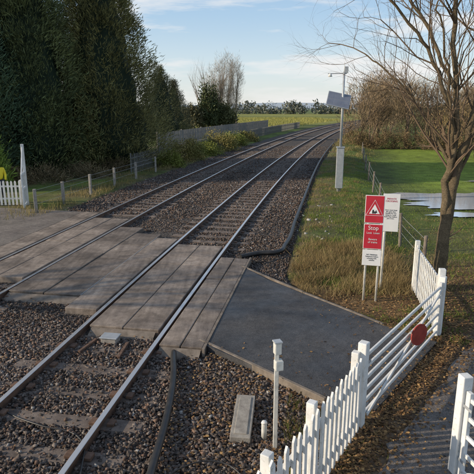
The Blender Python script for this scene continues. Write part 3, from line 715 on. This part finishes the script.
skinobj('jacket',[(0,0,.92),(0,0,1.15),(0,0,1.34),(0,.01,1.44),(.17,0,1.38),(.23,-.02,1.13),(.20,-.14,.93),(-.17,0,1.38),(-.23,0,1.12),(-.23,-.08,.88)],[(0,1),(1,2),(2,3),(2,4),(4,5),(5,6),(2,7),(7,8),(8,9)],[(.17,.12),(.16,.12),(.16,.12),.065,.07,.055,.045,.07,.055,.045],M_hv,pe)
def hand(nm,w,d):
    w=Vector(w);d=Vector(d).normalized();sd=Vector((0,1,0)); V=[tuple(w),tuple(w+d*.08)];E=[(0,1)];Rd=[(.03,.018),(.036,.016)]
    for k,l in zip((-.03,-.01,.01,.03),(.06,.075,.07,.05)):
        b_=len(V); V+= [tuple(w+d*.09+sd*k),tuple(w+d*(.09+l*.55)+sd*k),tuple(w+d*(.09+l)*.98+sd*k+Vector((-.01,0,0)))]; E+=[(1,b_),(b_,b_+1),(b_+1,b_+2)];Rd+=[.010,.009,.008]
    b_=len(V);V+=[tuple(w+d*.035-sd*.035),tuple(w+d*.07-sd*.055)];E+=[(0,b_),(b_,b_+1)];Rd+=[.012,.009]
    skinobj(nm,V,E,Rd,M_skin,pe,1)
hand('hand_r',(.195,-.17,.89),(0,-.3,-1)); hand('hand_l',(-.23,-.09,.84),(0,-.1,-1))
skinobj('neck_and_head',[(0,0,1.42),(0,-.005,1.53),(0,-.02,1.60),(0,-.015,1.70),(0,-.01,1.745)],[(0,1),(1,2),(2,3),(3,4)],[.06,.062,(.085,.10),(.095,.115),(.07,.085)],M_skin,pe)
skinobj('hair',[(0,.035,1.66),(0,.02,1.72),(0,.0,1.765)],[(0,1),(1,2)],[(.10,.10),(.103,.125),(.075,.09)],M_hair,pe)
skinobj('nose',[(0,-.115,1.655),(0,-.13,1.625)],[(0,1)],[.012,.016],M_skin,pe,1)
skinobj('ears',[(-.085,0,1.66),(-.095,.005,1.63)],[(0,1)],[.016,.012],M_skin,pe,1)
boxes('eyes',[((-.032,-.112,1.665),(.022,.02,.01),0),((.032,-.112,1.665),(.022,.02,.01),0)],M_hair,pe,.002)
boxes('mouth',[((0,-.108,1.595),(.045,.02,.01),0)],simple('lips',(.35,.12,.1),(.4,.15,.12),5,.6,bs=0),pe,.002)
boxes('boots',[((.10,-.05,.05),(.10,.28,.10),0),((-.11,-.05,.05),(.10,.28,.10),0)],M_black,pe,.03)

# ---------------------------------------------------------------- light, sky
SUN_AZ=math.radians(-98); SUN_EL=math.radians(20)
w=bpy.data.worlds.new('World'); sc.world=w; w.use_nodes=True; nt=w.node_tree; bg=nt.nodes['Background']
sky=N(nt,'ShaderNodeTexSky',sky_type='NISHITA'); sky.sun_disc=False; sky.sun_elevation=SUN_EL; sky.sun_rotation=SUN_AZ; sky.air_density=1.0; sky.dust_density=.3; sky.ozone_density=2.5
tc=N(nt,'ShaderNodeTexCoord'); sx=N(nt,'ShaderNodeSeparateXYZ'); nt.links.new(tc.outputs['Generated'],sx.inputs[0])
hz=ramp(nt,sx.outputs[2],[(0,(.88,)*3),(.06,(.75,)*3),(.13,(.62,)*3),(.26,(.52,)*3),(.6,(.15,)*3)])
hc=ramp(nt,sx.outputs[2],[(0,(.86,.86,.83)),(.07,(.76,.86,.92)),(.16,(.54,.74,.95)),(.30,(.38,.62,.97))])
hs=N(nt,'ShaderNodeVectorMath',operation='SCALE'); nt.links.new(hc,hs.inputs[0]); hs.inputs['Scale'].default_value=6.6
m1=N(nt,'ShaderNodeMixRGB'); nt.links.new(hz,m1.inputs[0]); nt.links.new(sky.outputs[0],m1.inputs[1]); nt.links.new(hs.outputs[0],m1.inputs[2])
mp=N(nt,'ShaderNodeMapping'); mp.inputs['Scale'].default_value=(1,1,7); mp.inputs['Location'].default_value=(.3,.1,.15); nt.links.new(tc.outputs['Generated'],mp.inputs[0])
f=ramp(nt,noise(nt,mp.outputs[0],3.0,9,.58),[(.50,(0,0,0)),(.64,(.9,.9,.9))])
mx=N(nt,'ShaderNodeMixRGB'); nt.links.new(f,mx.inputs[0]); nt.links.new(m1.outputs[0],mx.inputs[1]); mx.inputs[2].default_value=(6.2,6.15,6.1,1)
nt.links.new(mx.outputs[0],bg.inputs[0]); bg.inputs[1].default_value=.145
sd=bpy.data.lights.new('sun','SUN'); sd.energy=5.0; sd.angle=math.radians(.6); sd.color=(1,.84,.64)
so=link(bpy.data.objects.new('sun',sd)); dirv=Vector((math.sin(SUN_AZ)*math.cos(SUN_EL),math.cos(SUN_AZ)*math.cos(SUN_EL),math.sin(SUN_EL)))
so.rotation_euler=dirv.to_track_quat('Z','Y').to_euler()
cam=bpy.data.cameras.new('camera'); co=link(bpy.data.objects.new('camera',cam)); co.location=(0,0,3.8); co.rotation_euler=(math.radians(90-14.06),0,0)
cam.sensor_width=36; cam.lens=39.1; cam.clip_end=6000; cam.clip_start=.05; sc.camera=co
